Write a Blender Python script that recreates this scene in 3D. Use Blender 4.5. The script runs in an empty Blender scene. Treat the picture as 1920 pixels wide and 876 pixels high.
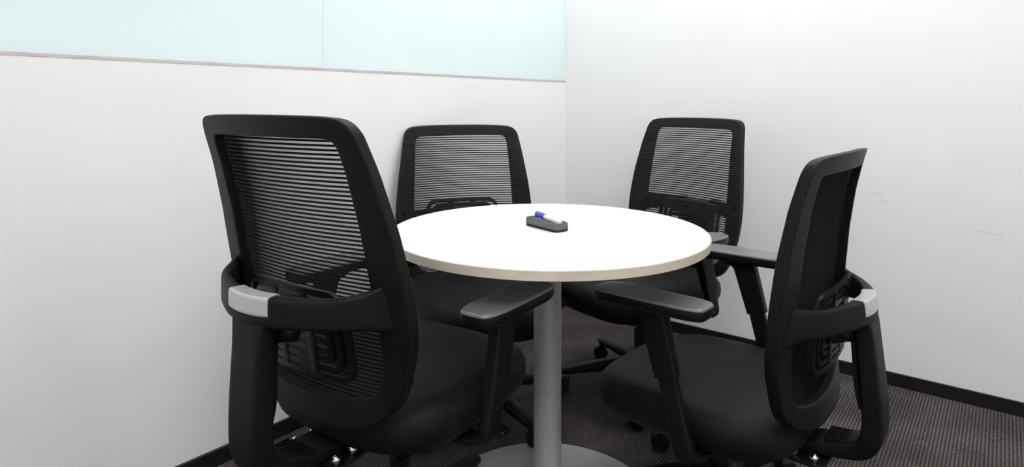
import bpy, bmesh, math
from mathutils import Vector, Matrix
SC = bpy.context.scene
COL = SC.collection

# ---------------------------------------------------------------- camera
F_PX, HORIZON, EYE = 1160.0, 195.0, 1.0754
cam_d = bpy.data.cameras.new('camera')
cam = bpy.data.objects.new('camera', cam_d); COL.objects.link(cam)
cam_d.sensor_width = 36.0
cam_d.lens = F_PX / 1920 * 36
cam_d.shift_y = -(438 - HORIZON) / 1920
cam_d.clip_start = 0.02
cam.location = (0, 0, EYE); cam.rotation_euler = (math.pi / 2, 0, 0)
SC.camera = cam

# ---------------------------------------------------------------- colour, world
SC.view_settings.view_transform = 'Standard'
SC.view_settings.look = 'None'
SC.view_settings.exposure = 0.0
SC.view_settings.gamma = 1.0
SC.view_settings.use_curve_mapping = False
SC.cycles.use_denoising = True
SC.cycles.max_bounces = 14
SC.cycles.diffuse_bounces = 8
SC.cycles.transparent_max_bounces = 24
world = bpy.data.worlds.new('world'); SC.world = world; world.use_nodes = True
world.node_tree.nodes['Background'].inputs[0].default_value = (0.9, 0.95, 1, 1)
world.node_tree.nodes['Background'].inputs[1].default_value = 0.15

PANEL_W = 15.2         # emission of the room's ceiling panels
SPOT_W = 25.0       # warm downlight over the right wall
NEXT_W = 25.5          # emission of the panels in the space behind the frosted glass
# room frame: origin in the far corner, a runs along the left wall, b along the right wall
CX, CY, TH = 0.2854, 3.3035, 0.6737
E1 = Vector((-math.sin(TH), -math.cos(TH), 0)); E2 = Vector((math.cos(TH), -math.sin(TH), 0))
def R(a, b, z=0.0): return Vector((CX, CY, 0)) + E1 * a + E2 * b + Vector((0, 0, z))
LA, LB, H = 3.6, 3.2, 3.0
# ceiling lights: (a, b, size)
PANELS = [(.62, .6, 0.6, 'square ceiling light panel nearest the far corner of the room'), (.62, 1.6, 0.6, 'square ceiling light panel along the right wall, beside the small downlight'),
          (1.5, 2.65, 0.42, 'smallest square ceiling light panel, nearest the back wall'), (3.1, 2.7, 0.62, 'square ceiling light panel in the corner behind the camera'),
          (3.1, 1.95, 0.62, 'square ceiling light panel behind the camera, left of the corner panel')]

# ---------------------------------------------------------------- materials
def mat(name, color, rough=0.6, metal=0.0, spec=0.5, sheen=0.0, coat=0.0):
    m = bpy.data.materials.new(name); m.use_nodes = True
    b = m.node_tree.nodes['Principled BSDF']
    b.inputs['Base Color'].default_value = (*color, 1)
    b.inputs['Roughness'].default_value = rough
    b.inputs['Metallic'].default_value = metal
    b.inputs['Specular IOR Level'].default_value = spec
    b.inputs['Sheen Weight'].default_value = sheen
    b.inputs['Coat Weight'].default_value = coat
    return m
def N(m, t, **kw):
    n = m.node_tree.nodes.new(t)
    for k, v in kw.items(): setattr(n, k, v)
    return n
def L(m, a, b): m.node_tree.links.new(a, b)
def mottle(m, scale, lo, hi, bump=0.0, bscale=None, coord='Object', detail=4):
    """noise-driven variation of the base colour plus an optional bump"""
    b = m.node_tree.nodes['Principled BSDF']
    tc = N(m, 'ShaderNodeTexCoord'); nz = N(m, 'ShaderNodeTexNoise')
    nz.inputs['Scale'].default_value = scale; nz.inputs['Detail'].default_value = detail
    L(m, tc.outputs[coord], nz.inputs['Vector'])
    cr = N(m, 'ShaderNodeValToRGB'); L(m, nz.outputs['Fac'], cr.inputs['Fac'])
    cr.color_ramp.elements[0].position = 0.3; cr.color_ramp.elements[1].position = 0.7
    cr.color_ramp.elements[0].color = (*lo, 1); cr.color_ramp.elements[1].color = (*hi, 1)
    L(m, cr.outputs['Color'], b.inputs['Base Color'])
    if bump:
        n2 = N(m, 'ShaderNodeTexNoise'); n2.inputs['Scale'].default_value = bscale or scale
        n2.inputs['Detail'].default_value = 3
        L(m, tc.outputs[coord], n2.inputs['Vector'])
        bp = N(m, 'ShaderNodeBump'); bp.inputs['Strength'].default_value = bump; bp.inputs['Distance'].default_value = 0.002
        L(m, n2.outputs['Fac'], bp.inputs['Height']); L(m, bp.outputs['Normal'], b.inputs['Normal'])
    return m

M = {}
M['wall'] = mottle(mat('wall_paint', (.8, .8, .8), .55, spec=.25), 3.0, (.855, .855, .86), (.87, .87, .87), .05, 180)
M['rwall'] = mottle(mat('wall_paint_matt', (.8, .8, .8), .8, spec=.2), 2.2, (.855, .855, .858), (.87, .87, .87), .05, 180)
M['ceil'] = mottle(mat('ceiling_paint', (.85, .85, .85), .8), 30, (.86, .86, .86), (.88, .88, .88))
M['base'] = mottle(mat('black_skirting', (.01, .009, .01), .35), 20, (.006, .006, .006), (.011, .009, .010))
M['alu'] = mottle(mat('aluminium_rail', (.62, .56, .52), .35, .3), 12, (.55, .48, .46), (.66, .62, .60))
M['top'] = mottle(mat('white_laminate', (.88, .88, .88), .4, spec=.4), 60, (.87, .87, .865), (.89, .89, .885), .02, 400)
M['edge'] = mottle(mat('beige_edge_band', (.6, .54, .44), .45), 14, (.57, .51, .405), (.68, .615, .50))
M['steel'] = mottle(mat('grey_powder_steel', (.2, .2, .2), .4, .25), 35, (.40, .395, .40), (.44, .435, .44), .04, 500)
M['plastic'] = mottle(mat('black_plastic', (.006, .006, .006), .52, spec=.24), 40, (.003, .003, .0034), (.0046, .0046, .005), .12, 900)
M['plastic_s'] = mottle(mat('black_smooth_plastic', (.006, .006, .006), .38, spec=.35), 40, (.004, .004, .0045), (.006, .006, .0065))
M['pad'] = mottle(mat('arm_pad_painted_sheen', (.03, .03, .032), .40, spec=.8, coat=.25), 30, (.150, .150, .155), (.175, .175, .180), .06, 700)  # dark plastic pad; lighter grey stands in for the ceiling's reflection on top
M['fabric'] = mottle(mat('black_seat_fabric', (.006, .006, .008), .5, spec=.2, sheen=.02), 260, (.0022, .0022, .003), (.0042, .0042, .0054), .35, 900)
M['silver'] = mottle(mat('silver_plastic', (.55, .55, .56), .34, .35), 40, (.52, .52, .53), (.58, .58, .59))
M['chrome'] = mottle(mat('chrome', (.8, .8, .8), .1, 1.0), 5, (.76, .76, .76), (.84, .84, .84))
M['grey'] = mottle(mat('grey_eraser_shell', (.1, .1, .1), .5), 60, (.095, .093, .095), (.12, .118, .12), .05, 600)
M['scuff'] = mottle(mat('scuff', (.5, .5, .5), .7), 90, (.54, .54, .54), (.68, .68, .68))
M['felt'] = mottle(mat('dark_felt', (.02, .02, .02), .95), 300, (.016, .015, .016), (.03, .028, .03), .3, 900)
M['blue'] = mottle(mat('blue_cap', (.05, .06, .6), .25), 40, (.05, .055, .55), (.07, .08, .66))
M['white'] = mottle(mat('white_barrel', (.85, .85, .88), .25), 40, (.82, .82, .86), (.88, .88, .9))
M['ink'] = mottle(mat('dark_print', (.03, .03, .06), .4), 40, (.02, .02, .05), (.05, .05, .08))

def emit(name, color, s):
    m = bpy.data.materials.new(name); m.use_nodes = True
    b = m.node_tree.nodes['Principled BSDF']
    b.inputs['Base Color'].default_value = (.8, .8, .8, 1)
    b.inputs['Emission Color'].default_value = (*color, 1); b.inputs['Emission Strength'].default_value = s
    return m
M['lamp'] = emit('ceiling_diffuser', (1, .965, .955), PANEL_W)
M['lamp3'] = emit('downlight_lens', (1, .9, .78), SPOT_W)
M['lamp2'] = emit('next_room_diffuser', (.95, 1, 1), NEXT_W)

# frosted glass: a diffusing film that passes light from the next room
m = bpy.data.materials.new('frosted_glass'); m.use_nodes = True; nt = m.node_tree
pb = nt.nodes['Principled BSDF']; out = nt.nodes['Material Output']
pb.inputs['Roughness'].default_value = .35; pb.inputs['Base Color'].default_value = (.80, .90, .90, 1)
tc = N(m, 'ShaderNodeTexCoord'); nz = N(m, 'ShaderNodeTexNoise'); nz.inputs['Scale'].default_value = 1.3
L(m, tc.outputs['Object'], nz.inputs['Vector'])
cr = N(m, 'ShaderNodeValToRGB'); L(m, nz.outputs['Fac'], cr.inputs['Fac'])
cr.color_ramp.elements[0].color = (.80, .87, .875, 1); cr.color_ramp.elements[1].color = (.835, .89, .90, 1)
tr = N(m, 'ShaderNodeBsdfTranslucent'); L(m, cr.outputs['Color'], tr.inputs['Color'])
mx = N(m, 'ShaderNodeMixShader'); mx.inputs[0].default_value = .5
L(m, cr.outputs['Color'], pb.inputs['Base Color'])
L(m, pb.outputs[0], mx.inputs[1]); L(m, tr.outputs[0], mx.inputs[2]); L(m, mx.outputs[0], out.inputs['Surface'])
M['frost'] = m

# ribbed carpet; object coordinates are the room's (x = along the right wall, y = along the left wall)
m = mat('ribbed_carpet', (.05, .045, .045), .95, spec=.15); M['carpet'] = m
pb = m.node_tree.nodes['Principled BSDF']
tc = N(m, 'ShaderNodeTexCoord'); sp = N(m, 'ShaderNodeSeparateXYZ'); L(m, tc.outputs['Object'], sp.inputs[0])
w1 = N(m, 'ShaderNodeTexWave', wave_type='BANDS', bands_direction='X'); w1.inputs['Scale'].default_value = 100 / 6.2832 * 2
w1.inputs['Distortion'].default_value = 2.2; w1.inputs['Detail'].default_value = 2; w1.inputs['Detail Scale'].default_value = 6
L(m, tc.outputs['Object'], w1.inputs['Vector'])
mp = N(m, 'ShaderNodeMapping'); mp.inputs['Scale'].default_value = (110, 190, 110); L(m, tc.outputs['Object'], mp.inputs[0])
n1 = N(m, 'ShaderNodeTexNoise'); n1.inputs['Scale'].default_value = 1.0; n1.inputs['Detail'].default_value = 3
L(m, mp.outputs[0], n1.inputs['Vector'])
n3 = N(m, 'ShaderNodeTexNoise'); n3.inputs['Scale'].default_value = 5.0; L(m, tc.outputs['Object'], n3.inputs['Vector'])
mul = N(m, 'ShaderNodeMath', operation='MULTIPLY'); L(m, w1.outputs['Fac'], mul.inputs[0]); L(m, n1.outputs['Fac'], mul.inputs[1])
add = N(m, 'ShaderNodeMath', operation='MULTIPLY_ADD'); L(m, n1.outputs['Fac'], add.inputs[0]); add.inputs[1].default_value = .45; L(m, mul.outputs[0], add.inputs[2])
cr = N(m, 'ShaderNodeValToRGB'); L(m, add.outputs[0], cr.inputs['Fac'])
cr.color_ramp.elements[0].position = .12; cr.color_ramp.elements[0].color = (.012, .010, .010, 1)
cr.color_ramp.elements[1].position = .95; cr.color_ramp.elements[1].color = (.170, .148, .145, 1)
mc = N(m, 'ShaderNodeMix', data_type='RGBA', blend_type='MULTIPLY'); mc.inputs[0].default_value = .35
cr3 = N(m, 'ShaderNodeValToRGB'); L(m, n3.outputs['Fac'], cr3.inputs['Fac'])
cr3.color_ramp.elements[0].position = .35; cr3.color_ramp.elements[1].position = .65
L(m, cr.outputs['Color'], mc.inputs[6]); L(m, cr3.outputs['Color'], mc.inputs[7]); L(m, mc.outputs[2], pb.inputs['Base Color'])
bp = N(m, 'ShaderNodeBump'); bp.inputs['Strength'].default_value = .6; bp.inputs['Distance'].default_value = .003
L(m, add.outputs[0], bp.inputs['Height']); L(m, bp.outputs['Normal'], pb.inputs['Normal'])

# striped mesh fabric: dense ribs and sheer gaps, UV.y = height in metres
m = mat('striped_mesh_fabric', (.015, .015, .017), .75, spec=.25); M['mesh'] = m; nt = m.node_tree
pb = nt.nodes['Principled BSDF']; out = nt.nodes['Material Output']
uv = N(m, 'ShaderNodeUVMap'); sp = N(m, 'ShaderNodeSeparateXYZ'); L(m, uv.outputs[0], sp.inputs[0])
dv = N(m, 'ShaderNodeMath', operation='DIVIDE'); L(m, sp.outputs[1], dv.inputs[0]); dv.inputs[1].default_value = .0086
fr = N(m, 'ShaderNodeMath', operation='FRACT'); L(m, dv.outputs[0], fr.inputs[0])
gt = N(m, 'ShaderNodeMath', operation='GREATER_THAN'); L(m, fr.outputs[0], gt.inputs[0]); gt.inputs[1].default_value = .50
# the sheer gaps are bridged by fine slanted threads
ad = N(m, 'ShaderNodeMath', operation='MULTIPLY_ADD'); L(m, sp.outputs[1], ad.inputs[0]); ad.inputs[1].default_value = .8; L(m, sp.outputs[0], ad.inputs[2])
d2 = N(m, 'ShaderNodeMath', operation='DIVIDE'); L(m, ad.outputs[0], d2.inputs[0]); d2.inputs[1].default_value = .0022
f2 = N(m, 'ShaderNodeMath', operation='FRACT'); L(m, d2.outputs[0], f2.inputs[0])
g2 = N(m, 'ShaderNodeMath', operation='GREATER_THAN'); L(m, f2.outputs[0], g2.inputs[0]); g2.inputs[1].default_value = .10
mm = N(m, 'ShaderNodeMath', operation='MULTIPLY'); L(m, gt.outputs[0], mm.inputs[0]); L(m, g2.outputs[0], mm.inputs[1])
tp = N(m, 'ShaderNodeBsdfTransparent'); mx = N(m, 'ShaderNodeMixShader')
L(m, mm.outputs[0], mx.inputs[0]); L(m, pb.outputs[0], mx.inputs[1]); L(m, tp.outputs[0], mx.inputs[2]); L(m, mx.outputs[0], out.inputs['Surface'])

# ---------------------------------------------------------------- mesh helpers
def obj(name, bm, m, parent=None, smooth=True, angle=40, label=None, subsurf=0, bevel=0):
    bmesh.ops.recalc_face_normals(bm, faces=bm.faces)
    me = bpy.data.meshes.new(name); bm.to_mesh(me); bm.free()
    o = bpy.data.objects.new(name, me); COL.objects.link(o)
    me.materials.append(M[m])
    if smooth:
        me.polygons.foreach_set('use_smooth', [True] * len(me.polygons))
        try: me.set_sharp_from_angle(angle=math.radians(angle))
        except Exception: pass
    if bevel:
        md = o.modifiers.new('bevel', 'BEVEL'); md.width = bevel; md.segments = 3; md.limit_method = 'ANGLE'
    if subsurf:
        md = o.modifiers.new('sub', 'SUBSURF'); md.levels = subsurf; md.render_levels = subsurf
    if smooth and not subsurf:
        md = o.modifiers.new('weighted', 'WEIGHTED_NORMAL'); md.keep_sharp = True; md.weight = 80
    if parent: o.parent = parent
    if label: o['label'] = label
    return o
def thing(name, label, cat, loc=(0, 0, 0), rz=0.0, group=None):
    o = bpy.data.objects.new(name, None); COL.objects.link(o)
    o.location = loc; o.rotation_euler = (0, 0, rz); o['label'] = label; o['category'] = cat
    o.empty_display_size = .1
    if group: o['group'] = group
    return o
def loft(bm, rings, closed=True, cap=True):
    """rings: list of equal-length point lists; bridges consecutive ones"""
    vs = [[bm.verts.new(p) for p in r] for r in rings]
    n = len(vs[0])
    for i in range(len(vs) - 1):
        for j in range(n if closed else n - 1):
            k = (j + 1) % n
            bm.faces.new((vs[i][j], vs[i][k], vs[i + 1][k], vs[i + 1][j]))
    if cap:
        bm.faces.new(vs[0][::-1]); bm.faces.new(vs[-1])
    return vs
def cyl(bm, p0, p1, r0, r1=None, n=24, ch=0.0):
    r1 = r0 if r1 is None else r1
    p0 = Vector(p0); p1 = Vector(p1); d = (p1 - p0).normalized()
    a = d.orthogonal().normalized(); b = d.cross(a)
    def ring(p, r): return [p + (a * math.cos(t) + b * math.sin(t)) * r for t in [2 * math.pi * i / n for i in range(n)]]
    rs = [ring(p0, r0), ring(p1, r1)]
    if ch: rs = [ring(p0, r0 - ch), ring(p0 + d * ch, r0), ring(p1 - d * ch, r1), ring(p1, r1 - ch)]
    loft(bm, rs)
def lathe(bm, prof, c=(0, 0, 0), n=48):
    c = Vector(c)
    loft(bm, [[c + Vector((r * math.cos(2 * math.pi * i / n), r * math.sin(2 * math.pi * i / n), z)) for i in range(n)] for r, z in prof])
def catmull(P, k=6, closed=False):
    P = [Vector(p) for p in P]; n = len(P); out = []
    rng = range(n if closed else n - 1)
    for i in rng:
        g = (lambda q: P[q % n]) if closed else (lambda q: P[min(max(q, 0), n - 1)])
        p0, p1, p2, p3 = g(i - 1), g(i), g(i + 1), g(i + 2)
        for s in range(k):
            t = s / k
            out.append(.5 * ((2 * p1) + (p2 - p0) * t + (2 * p0 - 5 * p1 + 4 * p2 - p3) * t * t + (3 * p1 - p0 - 3 * p2 + p3) * t ** 3))
    if not closed: out.append(P[-1].copy())
    return out
def sweep(bm, pts, side, e=4.0, n=20, k=6, cap=True):
    """pts: (x, y, z, half_w, half_h); half_w runs along 'side' made square to the path"""
    P = catmull([Vector(p[:3]) for p in pts], k); S = catmull([Vector((p[3], p[4], 0)) for p in pts], k)
    rings = []
    for i, p in enumerate(P):
        t = (P[min(i + 1, len(P) - 1)] - P[max(i - 1, 0)]).normalized()
        sd = Vector(side(i / (len(P) - 1)) if callable(side) else side)
        a = (sd - t * sd.dot(t)).normalized(); b = t.cross(a)
        w, h = S[i].x, S[i].y; r = []
        for j in range(n):
            q = 2 * math.pi * j / n; c, s = math.cos(q), math.sin(q)
            r.append(p + a * (w * math.copysign(abs(c) ** (2 / e), c)) + b * (h * math.copysign(abs(s) ** (2 / e), s)))
        rings.append(r)
    loft(bm, rings, cap=cap)
def boxm(bm, c, s, mtx=None):
    r = bmesh.ops.create_cube(bm, size=1.0)
    bmesh.ops.scale(bm, vec=s, verts=r['verts']); 
    if mtx: bmesh.ops.transform(bm, matrix=mtx, verts=r['verts'])
    bmesh.ops.translate(bm, vec=c, verts=r['verts'])
    return r['verts']
ROOM = Matrix(((E2.x, E1.x, 0, CX), (E2.y, E1.y, 0, CY), (0, 0, 1, 0), (0, 0, 0, 1)))   # local x=b, y=a
def rbox(name, b0, b1, a0, a1, z0, z1, m, kind='structure', parent=None, bevel=0):
    bm = bmesh.new(); boxm(bm, ((b0 + b1) / 2, (a0 + a1) / 2, (z0 + z1) / 2), (b1 - b0, a1 - a0, z1 - z0))
    o = obj(name, bm, m, parent, smooth=False, bevel=bevel)
    if not parent: o.matrix_world = ROOM
    if kind and not parent: o['kind'] = kind
    return o

# ---------------------------------------------------------------- room shell
RAIL, BB = 1.191, .049
floor_o = rbox('floor', -1.6, LB + .1, -.1, LA + .1, -.1, 0, 'carpet')
rbox('ceiling', -1.6, LB + .1, -.1, LA + .1, H, H + .1, 'ceil')
WT = .09
rbox('wall_left', -WT, 0, -.1, LA + .1, 0, RAIL, 'wall')                  # half-height partition under the glass
rw = rbox('wall_right', -1.6, LB + .1, -.1, 0, 0, H, 'rwall')
rbox('wall_front', -1.6, LB + .1, LA, LA + .1, 0, H, 'rwall')
rbox('wall_back', LB, LB + .1, 0, LA, 0, H, 'rwall')
rbox('wall_corridor', -1.6, -1.5, 0, LA, 0, H, 'ceil')
rbox('baseboard_left', 0, .010, 0.010, LA, 0, BB, 'base')
rbox('baseboard_right', 0, LB, 0, .010, 0, BB, 'base')
rbox('baseboard_back', LB - .010, LB, .010, LA, 0, BB, 'base')
rbox('baseboard_front', .010, LB - .010, LA - .010, LA, 0, BB, 'base')
rbox('trim_1', -WT - .001, .0015, 0, LA, RAIL, RAIL + .008, 'alu')
# faint scuffs on the two painted walls
def scuff(wall, pts):
    bm = bmesh.new(); sweep(bm, [(*p, .0008, .0003) for p in pts], (0, 0, 1), e=2, n=6, k=3)
    o = obj('scuff_mark', bm, 'scuff', wall); o.matrix_parent_inverse = Matrix.Identity(4)
scuff(rw, [(1.425, .0004, .725), (1.440, .0004, .729), (1.455, .0004, .728), (1.468, .0004, .723)])
scuff(rw, [(1.462, .0004, .697), (1.474, .0004, .700), (1.484, .0004, .693)])
scuff(rw, [(1.755, .0004, .622), (1.780, .0004, .623), (1.805, .0004, .618), (1.832, .0004, .613)])
# frosted panes with a butt joint between them
SEAM = 1.498
for i, (a0, a1) in enumerate([(.002, SEAM - .0012), (SEAM + .0012, 2.90), (2.9024, LA - .002)]):
    g = rbox('window_%d' % (i + 1), -.014, -.004, a0, a1, RAIL + .008, H, 'frost')

# ceiling panels
def ceiling_light(a, b, s, label, m='lamp', group='square ceiling panels over the table'):
    t = thing('ceiling_light', label, 'ceiling light', R(a, b, H), math.atan2(E2.y, E2.x), group)
    bm = bmesh.new()
    for sx, sy, w, h in ((0, s / 2, s, .03), (0, -s / 2, s, .03), (s / 2, 0, .03, s - .03), (-s / 2, 0, .03, s - .03)):
        boxm(bm, (sx, sy, -.006), (w + (.03 if sx == 0 else 0), h, .012))
    obj('frame', bm, 'silver', t, smooth=False)
    bm = bmesh.new(); boxm(bm, (0, 0, -.003), (s - .03, s - .03, .004))
    obj('diffuser', bm, m, t, smooth=False)
for a, b, s, lb in PANELS: ceiling_light(a, b, s, lb)
for a, lb in ((.7, 'square ceiling light panel behind the frosted glass, nearer the corner'), (2.3, 'square ceiling light panel behind the frosted glass, farther from the corner')): ceiling_light(a, -.8, .6, lb, 'lamp2', 'ceiling panels behind the frosted glass')
t = thing('downlight', 'small round warm downlight in the ceiling close to the right wall', 'ceiling light', R(.30, 2.15, H))
bm = bmesh.new(); lathe(bm, [(.062, -.001), (.075, -.001), (.078, -.004), (.075, -.008), (.060, -.006)], n=48); obj('trim_ring', bm, 'silver', t)
bm = bmesh.new(); lathe(bm, [(.001, -.0065), (.058, -.0065), (.058, -.0085), (.001, -.0085)], n=48); obj('lens', bm, 'lamp3', t)

# ---------------------------------------------------------------- table
TX, TY, TR, TZ = .0941, 1.640, .4140, .745
tb = thing('round_table', 'white round meeting table with beige edge on a grey steel pedestal', 'table', (TX, TY, 0))
TT = .0225
bm = bmesh.new()
lathe(bm, [(.02, TZ - TT - .001 + .001), (TR - .004, TZ - TT), (TR - .004, TZ - .004), (TR - .0022, TZ - .0008), (TR - .004, TZ), (.02, TZ)], n=160)
top = obj('tabletop', bm, 'top', tb, angle=30)
bm = bmesh.new()
n = 160
prof = [(TR - .0045, TZ - TT + .0002), (TR - .0008, TZ - TT + .0002), (TR, TZ - TT + .001), (TR, TZ - .0022), (TR - .0010, TZ - .0014), (TR - .0045, TZ - .0014)]
rr = [[Vector((r * math.cos(2 * math.pi * i / n), r * math.sin(2 * math.pi * i / n), z)) for i in range(n)] for r, z in prof]
vs = loft(bm, rr, cap=False)
for j in range(n): bm.faces.new((vs[-1][j], vs[-1][(j + 1) % n], vs[0][(j + 1) % n], vs[0][j]))
obj('edge_band', bm, 'edge', tb, label='beige edge band', angle=30)
bm = bmesh.new(); cyl(bm, (0, 0, .012), (0, 0, TZ - TT - .006), .0365, n=64)
obj('post', bm, 'steel', tb)
bm = bmesh.new(); lathe(bm, [(.295, .0), (.3035, .001), (.3045, .004), (.3045, .009), (.302, .012), (.04, .0135)], n=128)
obj('base_plate', bm, 'steel', tb)
bm = bmesh.new(); lathe(bm, [(.11, TZ - TT - .008), (.14, TZ - TT - .004), (.14, TZ - TT)], n=48)
for q in range(4):
    w = q * math.pi / 2 + .4
    cyl(bm, (.12 * math.cos(w), .12 * math.sin(w), TZ - TT - .011), (.12 * math.cos(w), .12 * math.sin(w), TZ - TT - .004), .006, n=12)
obj('mounting_plate', bm, 'steel', tb)

# ---------------------------------------------------------------- chairs
OUT = [(0.0, 1.0555), (0.105, 1.0549), (0.1746, 1.0525), (0.2085, 1.0462), (0.2262, 1.0273), (0.2339, 0.9947), (0.2479, 0.9044), (0.2613, 0.8049), (0.2676, 0.7061), (0.2614, 0.6286), (0.2461, 0.5723), (0.2251, 0.5156), (0.1916, 0.4758), (0.1435, 0.4518), (0.0801, 0.4378), (0.0, 0.4366)]
INN = [(0.0, 1.0139), (0.0972, 1.0136), (0.1585, 1.0130), (0.1779, 1.0080), (0.1854, 0.9917), (0.1875, 0.9619), (0.1915, 0.884), (0.1950, 0.8009), (0.1981, 0.6984), (0.1988, 0.625), (0.1965, 0.5772), (0.187, 0.5392), (0.1648, 0.5128), (0.1218, 0.498), (0.0701, 0.4892), (0.0, 0.4881)]
YC = [(0.39, -0.262), (0.5, -0.2523), (0.6, -0.2684), (0.72, -0.2945), (0.85, -0.3209), (0.95, -0.347), (1.06, -0.3858)]
def yc(z):
    for (z0, y0), (z1, y1) in zip(YC, YC[1:]):
        if z <= z1 or z1 == YC[-1][0]:
            t = (z - z0) / (z1 - z0); return y0 + (y1 - y0) * t
def ysurf(x, z): return yc(z) + .55 * x * x
def full(half): return [Vector((x, 0, z)) for x, z in half] + [Vector((-x, 0, z)) for x, z in half[-2:0:-1]]
def half_width(pts, z):
    best = 0
    for (x0, z0), (x1, z1) in zip(pts, pts[1:]):
        if min(z0, z1) <= z <= max(z0, z1) and z0 != z1:
            best = max(best, x0 + (x1 - x0) * (z - z0) / (z1 - z0))
    return best

def make_chair(label, x, y, rot, dz, recl, dh, spin, backdy=0.0, tilt=0.0, slack=0.0, lumb=0.0):
    """dz: gas lift offset, recl: recline (degrees), dh: armrest height offset, spin: angle of the star base"""
    t = thing('office_chair', label, 'chair', (x, y, 0), math.radians(rot), 'mesh-back office chairs around the round table')
    up = Matrix.Translation((0, 0, dz))
    piv = Vector((0, -.10, .45))
    back = up @ Matrix.Translation((0, 0, backdy)) @ Matrix.Translation(piv) @ Matrix.Rotation(math.radians(recl), 4, 'X') @ Matrix.Translation(-piv)
    shift = Matrix.Translation((0, -slack, 0))
    def put(o, mtx): o.matrix_local = mtx; return o
    # --- frame of the backrest
    O = catmull(full(OUT), 5, True); I = catmull(full(INN), 5, True)
    sec = []
    for cu, cd, a0 in ((.88, .33, 0), (.10, .33, 90), (.10, -.33, 180), (.88, -.33, 270)):      # rounded rectangle, crisp edges
        for s in range(5):
            q = math.radians(a0 + 22.5 * s); sec.append((cu + (.12 if cu > .5 else .10) * math.cos(q), cd + .17 * math.sin(q)))
    bm = bmesh.new(); rings = []
    for o_, i_ in zip(O, I):
        r = []
        for u, d in sec:
            p = o_.lerp(i_, u); th = .028 - .004 * u
            r.append(Vector((p.x, ysurf(p.x, p.z) + d * th, p.z)))
        rings.append(r)
    vs = loft(bm, rings, cap=False)
    k = len(sec)
    for j in range(k): bm.faces.new((vs[-1][j], vs[-1][(j + 1) % k], vs[0][(j + 1) % k], vs[0][j]))
    put(obj('backrest_frame', bm, 'plastic', t, angle=60), back)
    # --- mesh fabric
    bm = bmesh.new(); uvl = bm.loops.layers.uv.new('UVMap')
    nz_, nx = 72, 20; grid = []
    def msurf(xx, z):
        return ysurf(xx, z) + .0150 + .007 * (1 - (xx / .2) ** 2) * math.exp(-((z - .66) / .12) ** 2) * (1 if abs(xx) < .2 else 0)
    for i in range(nz_ + 1):
        z = 1.0485 - (1.0485 - .4440) * i / nz_; hw = half_width(OUT, z) - .007
        grid.append([(bm.verts.new((-hw + 2 * hw * j / nx, msurf(-hw + 2 * hw * j / nx, z), z)), (-hw + 2 * hw * j / nx, z)) for j in range(nx + 1)])
    for i in range(nz_):
        for j in range(nx):
            q = [grid[i][j], grid[i][j + 1], grid[i + 1][j + 1], grid[i + 1][j]]
            f = bm.faces.new([v[0] for v in q])
            for lp, v in zip(f.loops, q): lp[uvl].uv = v[1]
    for q_ in range(-146, 147):                                                # thickness of the cross threads
        xx = q_ * .0017; prev = None
        for i in range(4, nz_ - 3, 2):
            z = grid[i][0][1][1]
            if abs(xx) > half_width(OUT, z) - .014 or z > 1.03: prev = None; continue
            y_ = msurf(xx, z)
            cur = (bm.verts.new((xx, y_ - .0009, z)), bm.verts.new((xx, y_ - .0001, z)))
            if prev:
                f = bm.faces.new((prev[0], prev[1], cur[1], cur[0]))
                for lp in f.loops: lp[uvl].uv = (0, .001)
            prev = cur
    put(obj('mesh_fabric', bm, 'mesh', t, label='see-through mesh with fine horizontal stripes'), back)
    # --- lumbar support: nested rounded bars and a carrier behind the mesh
    bm = bmesh.new()
    def rr_ring(hw, zt, zb, rad, wdt, thick):
        pts = []
        for cx_, cz_, a0 in ((hw - rad, zt - rad, 0), (-hw + rad, zt - rad, 90), (-hw + rad, zb + rad, 180), (hw - rad, zb + rad, 270)):
            for s in range(7):
                q = math.radians(a0 + 15 * s); pts.append((cx_ + rad * math.cos(q), cz_ + rad * math.sin(q), math.cos(q), math.sin(q)))
        dense = []
        for i, p in enumerate(pts):
            dense.append(p); nx_ = pts[(i + 1) % len(pts)]
            if math.hypot(nx_[0] - p[0], nx_[1] - p[1]) > .03:
                for s in range(1, 6): dense.append(tuple(p[c] + (nx_[c] - p[c]) * s / 6 for c in range(4)))
        rings = []
        for px, pz, nx2, nz2 in dense:
            r = []
            for du, dd in ((0, -.5), (0, .3), (.25, .5), (.75, .5), (1, .3), (1, -.5)):
                X = px - nx2 * wdt * du; Z = pz - nz2 * wdt * du
                r.append(Vector((X, ysurf(X, Z) - .020 + dd * thick, Z)))
            rings.append(r)
        v = loft(bm, rings, cap=False); k = 6
        for j in range(k): bm.faces.new((v[-1][j], v[-1][(j + 1) % k], v[0][(j + 1) % k], v[0][j]))
    rr_ring(.145, .722, .535, .040, .013, .012)
    rr_ring(.122, .704, .553, .030, .013, .012)
    rr_ring(.099, .686, .571, .022, .013, .012)
    for zz in (.595, .617, .639, .661):
        sweep(bm, [(q, ysurf(q, zz) - .020, zz, .0075, .006) for q in (-.090, -.045, 0, .045, .090)], (0, 0, 1), k=2, n=8)
    for s in (-1, 1):                                                         # upright carriers joining the rings
        sweep(bm, [(s * .045, ysurf(.045, q) - .026, q, .011, .0025) for q in (.712, .66, .60, .548)], (1, 0, 0), k=2, n=12)
    put(obj('lumbar_support', bm, 'plastic_s', t, angle=50), back @ Matrix.Translation((0, -lumb * .3, lumb)))
    # --- brace: two curved arms and the spine
    bm = bmesh.new()
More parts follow.
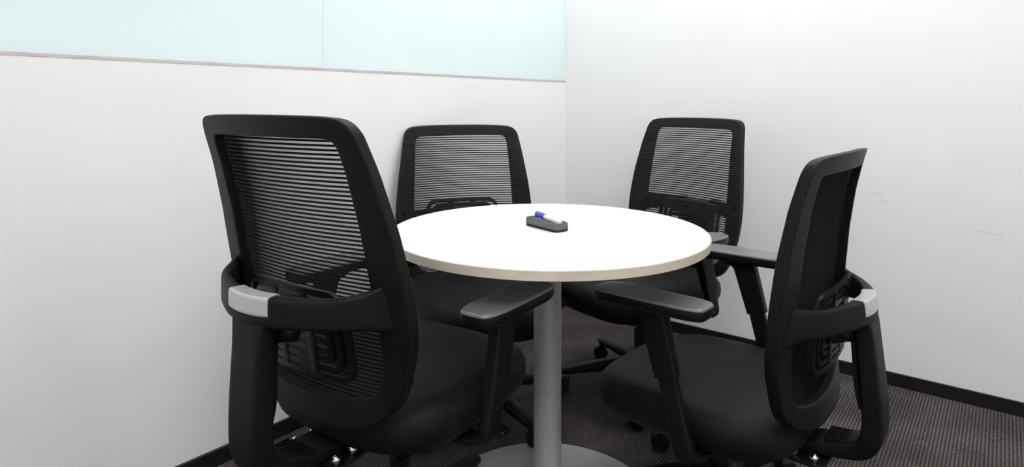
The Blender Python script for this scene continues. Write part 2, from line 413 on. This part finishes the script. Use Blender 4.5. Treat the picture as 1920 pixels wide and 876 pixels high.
    half = [(.244, -.250 + slack, .702, .042, .004), (.233, -.260 + slack * .9, .702, .045, .005), (.219, -.276 + slack * .6, .701, .041, .007), (.202, -.296 + slack * .3, .700, .034, .009), (.180, -.319, .699, .030, .009), (.145, -.342, .698, .028, .010), (.085, -.367, .697, .028, .013), (.045, -.378, .697, .028, .015), (0, -.383, .697, .028, .015)]
    path = half + [(-p[0],) + p[1:] for p in half[-2::-1]]
    sweep(bm, path, (0, 0, 1), e=5, n=20, k=6)
    put(obj('back_brace', bm, 'plastic', t, angle=60), back @ shift)
    bm = bmesh.new()
    sweep(bm, [(0, -.374, .700, .060, .011), (0, -.374, .684, .056, .015), (0, -.376, .664, .048, .019), (0, -.376 - tilt * .2, .62, .044, .020), (0, -.375 - tilt * .65, .53, .0445, .021), (0, -.371 - tilt, .45, .0445, .022), (0, -.361 - tilt, .408, .0445, .022),
               (0, -.338 - tilt, .384, .042, .021), (0, -.290, .374, .042, .018), (0, -.24, .370, .042, .015), (0, -.17, .370, .045, .014), (0, -.10, .374, .045, .014)], (1, 0, 0), e=7, n=28, k=6)
    sweep(bm, [(0, -.352, .664, .036, .006), (0, -.350 - tilt * .3, .60, .034, .006), (0, -.346 - tilt * .7, .52, .033, .006), (0, -.350 - tilt, .475, .030, .006)], (1, 0, 0), e=6, n=20, k=3)
    for s in range(7):                                                        # stiffening fins on the elbow
        boxm(bm, (-.032 + s * .0107, -.290 - tilt, .390), (.003, .05, .016))
    sp_ = put(obj('spine', bm, 'plastic', t, angle=50), back @ shift)
    bm = bmesh.new()
    sweep(bm, [(-.056, -.3750, .7075, .0185, .0165), (-.03, -.3805, .7070, .0190, .0170), (0, -.3825, .7070, .0190, .0172), (.03, -.3805, .7070, .0190, .0170), (.056, -.3750, .7075, .0185, .0165)], (0, 0, 1), e=7, n=32, k=4)
    c_ = obj('clip', bm, 'silver', sp_, label='silver clip', angle=50)
    bm = bmesh.new()                                                           # lumbar height slide on the spine
    sweep(bm, [(0, -.360, .640, .030, .016), (0, -.335, .638, .036, .018), (0, -.308, .634, .046, .020)], (1, 0, 0), e=4)
    for s in (-1, 1): sweep(bm, [(s * .035, -.345, .640, .014, .014), (s * .062, -.340, .652, .015, .013), (s * .075, -.338, .662, .010, .009)], (0, 0, 1), e=2.4, n=16)
    obj('lumbar_slide', bm, 'plastic_s', sp_, angle=50)
    # --- seat cushion
    def seat_ring(sc, z, droop=1.0):
        r = []
        for i in range(56):
            q = 2 * math.pi * i / 56; c, s = math.cos(q), math.sin(q)
            e = 2 / (3.3 if s > 0 else 3.4)
            X = .256 * sc * math.copysign(abs(c) ** e, c); Y = .030 + .268 * sc * math.copysign(abs(s) ** e, s)
            X *= 1 - .05 * (Y / .24)
            zz = z - droop * (.42 * max(0, Y - .08) ** 2 + .10 * max(0, -Y - .12) ** 2) + droop * .22 * max(0, abs(X) - .05) ** 2 * (1 if sc < .93 else .6)
            r.append(Vector((X, Y, zz)))
        return r
    bm = bmesh.new()
    loft(bm, [seat_ring(s, z) for s, z in ((.86, .378), (.93, .380), (.972, .389), (.995, .405), (1.0, .424), (.988, .443), (.955, .458), (.90, .467), (.80, .473), (.62, .474), (.42, .472), (.22, .470), (.04, .469))])
    put(obj('seat', bm, 'fabric', t, angle=80), up)
    bm = bmesh.new()
    loft(bm, [seat_ring(s, z) for s, z in ((.30, .358), (.66, .360), (.84, .368), (.93, .378), (.94, .384))])
    put(obj('seat_pan', bm, 'plastic', t, angle=60), up)
    # --- mechanism under the seat
    bm = bmesh.new()
    sweep(bm, [(0, -.16, .362, .055, .018), (0, -.10, .358, .075, .026), (0, 0, .352, .080, .032), (0, .08, .358, .070, .026), (0, .12, .364, .05, .018)], (1, 0, 0), e=5, n=24, k=4)
    sweep(bm, [(0, -.275, .350, .070, .004), (0, -.26, .350, .078, .005), (0, -.20, .350, .078, .005), (0, -.14, .352, .070, .006)], (1, 0, 0), e=8, n=24, k=4)
    me_ = put(obj('tilt_mechanism', bm, 'plastic_s', t, angle=50), up)
    bm = bmesh.new()
    sweep(bm, [(.06, .03, .352, .006, .006), (.16, .04, .350, .006, .006), (.215, .045, .349, .007, .006), (.225, .046, .349, .018, .007), (.265, .05, .347, .019, .007), (.275, .05, .347, .012, .005)], (0, 1, 0), e=3, k=3)
    obj('lever', bm, 'plastic_s', me_)
    bm = bmesh.new()
    lathe(bm, [(.020, .345), (.026, .335), (.031, .325), (.032, .292), (.028, .284), (.004, .282)], (0, .05, 0), n=28)
    obj('tension_knob', bm, 'plastic_s', me_)
    for bx, by in ((-.062, -.250), (-.060, -.205), (.062, -.250), (.060, -.205)):
        bm = bmesh.new(); lathe(bm, [(.0055, .350), (.0055, .357), (.0095, .358), (.0100, .361), (.0100, .364), (.0085, .368), (.005, .371), (.001, .372)], (bx, by, 0), n=20)
        obj('bolt', bm, 'chrome', me_, label='chrome bolt')
    # --- armrests
    for s in (-1, 1):
        bm = bmesh.new()
        fy = lambda z: -.036 + .26 * (z - .40)
        sweep(bm, [(s * .285, fy(.372), .372, .010, .006), (s * .2865, fy(.376), .376, .019, .011), (s * .288, fy(.39), .39, .0235, .0135), (s * .289, fy(.42), .42, .0235, .013), (s * .289, fy(.46), .46, .0235, .012), (s * .288, fy(.52), .52, .023, .011), (s * .287, fy(.55 + dh), .55 + dh, .022, .010)],
              (0, 1, 0), e=5, n=28, k=6)
        sweep(bm, [(s * .06, -.046, .365, .026, .008), (s * .20, -.046, .366, .026, .008), (s * .262, -.044, .372, .022, .008), (s * .286, -.042, .384, .019, .008)], (0, 1, 0), e=5, n=24, k=5)
        ar = put(obj('armrest', bm, 'plastic', t, angle=50), up)
        bm = bmesh.new()
        sweep(bm, [(s * x_, fy(z_ + dh), z_ + dh, w_, t_) for x_, z_, w_, t_ in ((.289, .478, .0285, .0155), (.2885, .52, .030, .016), (.287, .56, .0315, .0165), (.2855, .600, .033, .0165), (.2845, .618, .037, .018), (.284, .632, .062, .024))], (0, 1, 0), e=6, n=28, k=4)
        obj('post_sleeve', bm, 'plastic', ar, angle=50)
        bm = bmesh.new()
        def pad_ring(sc, z):
            r = []; L_, W_ = .144 - (1 - sc) * .05, .048 - (1 - sc) * .05
            for i in range(40):
                q = 2 * math.pi * i / 40; c, sn = math.cos(q), math.sin(q)
                Y = .048 + L_ * math.copysign(abs(sn) ** (2 / 6), sn)
                W2 = W_ * (1 - .12 * ((Y - .048) / .14) ** 2)
                r.append(Vector((s * .284 + W2 * math.copysign(abs(c) ** (2 / 5), c), Y, z + dh - .003 * max(0, (Y - .048) / .14) ** 3 * (1 if sc < 1 else 1))))
            return r
        loft(bm, [pad_ring(a_, b_) for a_, b_ in ((.72, .628), (.90, .629), (.97, .634), (1, .641), (1, .6515), (.98, .6525))])
        obj('pad_base', bm, 'plastic_s', ar, angle=50)
        bm = bmesh.new()
        loft(bm, [pad_ring(a_, b_) for a_, b_ in ((.97, .6518), (.995, .6522), (1.0, .6535), (.985, .6560), (.95, .6588), (.90, .6596), (.5, .6598))])  # thin cap carries the painted sheen, the base below keeps the sides dark
        obj('arm_pad', bm, 'pad', ar, angle=80, label='dark arm pad, its top greyed for the ceiling sheen')
    # --- gas column and star base
    bm = bmesh.new(); cyl(bm, (0, 0, .085), (0, 0, .235), .026, n=32); cyl(bm, (0, 0, .235), (0, 0, .345 + dz), .0145, n=24)
    obj('gas_column', bm, 'plastic_s', t)
    bm = bmesh.new()
    lathe(bm, [(.036, .075), (.042, .08), (.042, .118), (.034, .128)], n=32)
    ends = []
    for q in range(5):
        w = math.radians(spin + 72 * q); d = Vector((math.cos(w), math.sin(w), 0)); sd = Vector((-math.sin(w), math.cos(w), 0))
        def P(r_, z, a_, b_): p = d * r_; return (p.x, p.y, z, a_, b_)
        sweep(bm, [P(.03, .098, .027, .022), P(.10, .096, .025, .021), P(.20, .084, .022, .017), P(.285, .074, .020, .013), P(.318, .069, .016, .011)], sd, e=3, n=16, k=4)
        ends.append((d * .295, w))
    sb = obj('star_base', bm, 'plastic', t, angle=50)
    for p, w in ends:
        bm = bmesh.new()
        cyl(bm, (p.x, p.y, .045), (p.x, p.y, .068), .006, n=12)
        a_ = w + 1.1; dx, dy = math.cos(a_), math.sin(a_); ax = Vector((-dy, dx, 0)); c = Vector((p.x + dx * .012, p.y + dy * .012, .0265))
        for s in (-1, 1):
            cyl(bm, c + ax * (s * .006), c + ax * (s * .021), .0262, n=28, ch=.004)
        hood = []
        for s in range(9):
            q = math.radians(-10 + 25 * s); hood.append((c.x + dx * .028 * math.cos(q) * 1.0, c.y + dy * .028 * math.cos(q), c.z + .029 * math.sin(q), .020, .0025))
        sweep(bm, [h for h in hood if h[2] > .02], (ax.x, ax.y, 0), e=4, n=12, k=2)
        obj('castor', bm, 'plastic_s', sb, angle=40)
    return t

make_chair('black mesh office chair at front left, seen from behind, largest of the four', -.2669, 1.4826, -33.4, 0, 0, -.006, 20, 0, .012, .014)
make_chair('black mesh office chair against the left wall, facing the camera behind the table', -.112, 2.170, 196.5, -.0251, -3.5, -.03, 38, -.055, 0, 0, .045)
make_chair('black mesh office chair in the corner between the right wall and the table', .4881, 2.3401, 127.0, -.028, -2.6, -.009, 55, -.0215)
make_chair('black mesh office chair at front right, its back turned sideways to the camera', .5508, 1.6412, 48.9, -.1050, -6.27, .074, 56, -.011, .0, -.006, .028)

# ---------------------------------------------------------------- eraser and marker
ex, ey, ang = .092, 1.648, math.atan2(-.1, .0737)
er = thing('whiteboard_eraser', 'small dark grey whiteboard eraser with marker tray lying on the white table', 'eraser', (ex, ey, TZ), ang)
def er_outline(sc=1.0, L_=.066, W_=.0240):
    r = []
    for i in range(48):
        q = 2 * math.pi * i / 48; c, s = math.cos(q), math.sin(q)
        r.append((math.copysign(abs(c) ** (2 / 7), c) * (L_ - (1 - sc)), math.copysign(abs(s) ** (2 / 7), s) * (W_ - (1 - sc))))
    return r
def er_top(x):
    u = x / .062
    return .0225 + .0085 * math.exp(-((u + .25) / .48) ** 2)
bm = bmesh.new()
loft(bm, [[Vector((x, y, z)) for x, y in er_outline(1 - i)] for z, i in ((0, .0008), (.001, 0.0004), (.0065, .0004), (.0072, .0008))])
obj('felt_pad', bm, 'felt', er)
bm = bmesh.new()
rings = [[Vector((x, y, .0068)) for x, y in er_outline(1.0005)], [Vector((x, y, .0075)) for x, y in er_outline(1.0010)],
         [Vector((x, y, er_top(x) - .001)) for x, y in er_outline(.9995)], [Vector((x, y, er_top(x))) for x, y in er_outline(.9985)],
         [Vector((x, y, er_top(x))) for x, y in er_outline(.9965)], [Vector((x, y, er_top(x) - .001)) for x, y in er_outline(.9955)],
         [Vector((x, y, .0125)) for x, y in er_outline(.994)]]
loft(bm, rings)
obj('shell', bm, 'grey', er, angle=45)
mk = thing('marker', 'white whiteboard marker with blue cap lying in the eraser tray', 'marker', (ex, ey, TZ), ang)
def along(t): return Vector((-.041 + .098 * t, -.001 + .002 * t, .0318 - .0098 * t))
bm = bmesh.new(); cyl(bm, along(.30), along(.42), .0050, .0072, n=28); cyl(bm, along(.40), along(.97), .0080, n=32, ch=.0016); cyl(bm, along(.965), along(1.0), .0060, n=24, ch=.001)
obj('barrel', bm, 'white', mk)
bm = bmesh.new(); cyl(bm, along(0), along(.34), .0082, .0084, n=32, ch=.0014)
obj('cap', bm, 'blue', mk, label='blue cap')
bm = bmesh.new()
dirv = (along(1) - along(0)).normalized(); side = Vector((0, 0, 1)).cross(dirv).normalized(); upv = dirv.cross(side)
for i, (t0, w) in enumerate([(.58, .018), (.605, .03), (.64, .02), (.67, .034), (.71, .02), (.74, .03)]):
    for tt in (0,):
        q = math.radians(-50)
        c = along(t0) + (side * math.cos(q + math.pi) + upv * math.sin(-q)) * .00805
        boxm(bm, c, (.0009, .0005, .0014 if i % 2 else .0020), Matrix.Rotation(.3, 4, 'X'))
obj('print', bm, 'ink', mk, label='small dark print on the barrel', smooth=False)
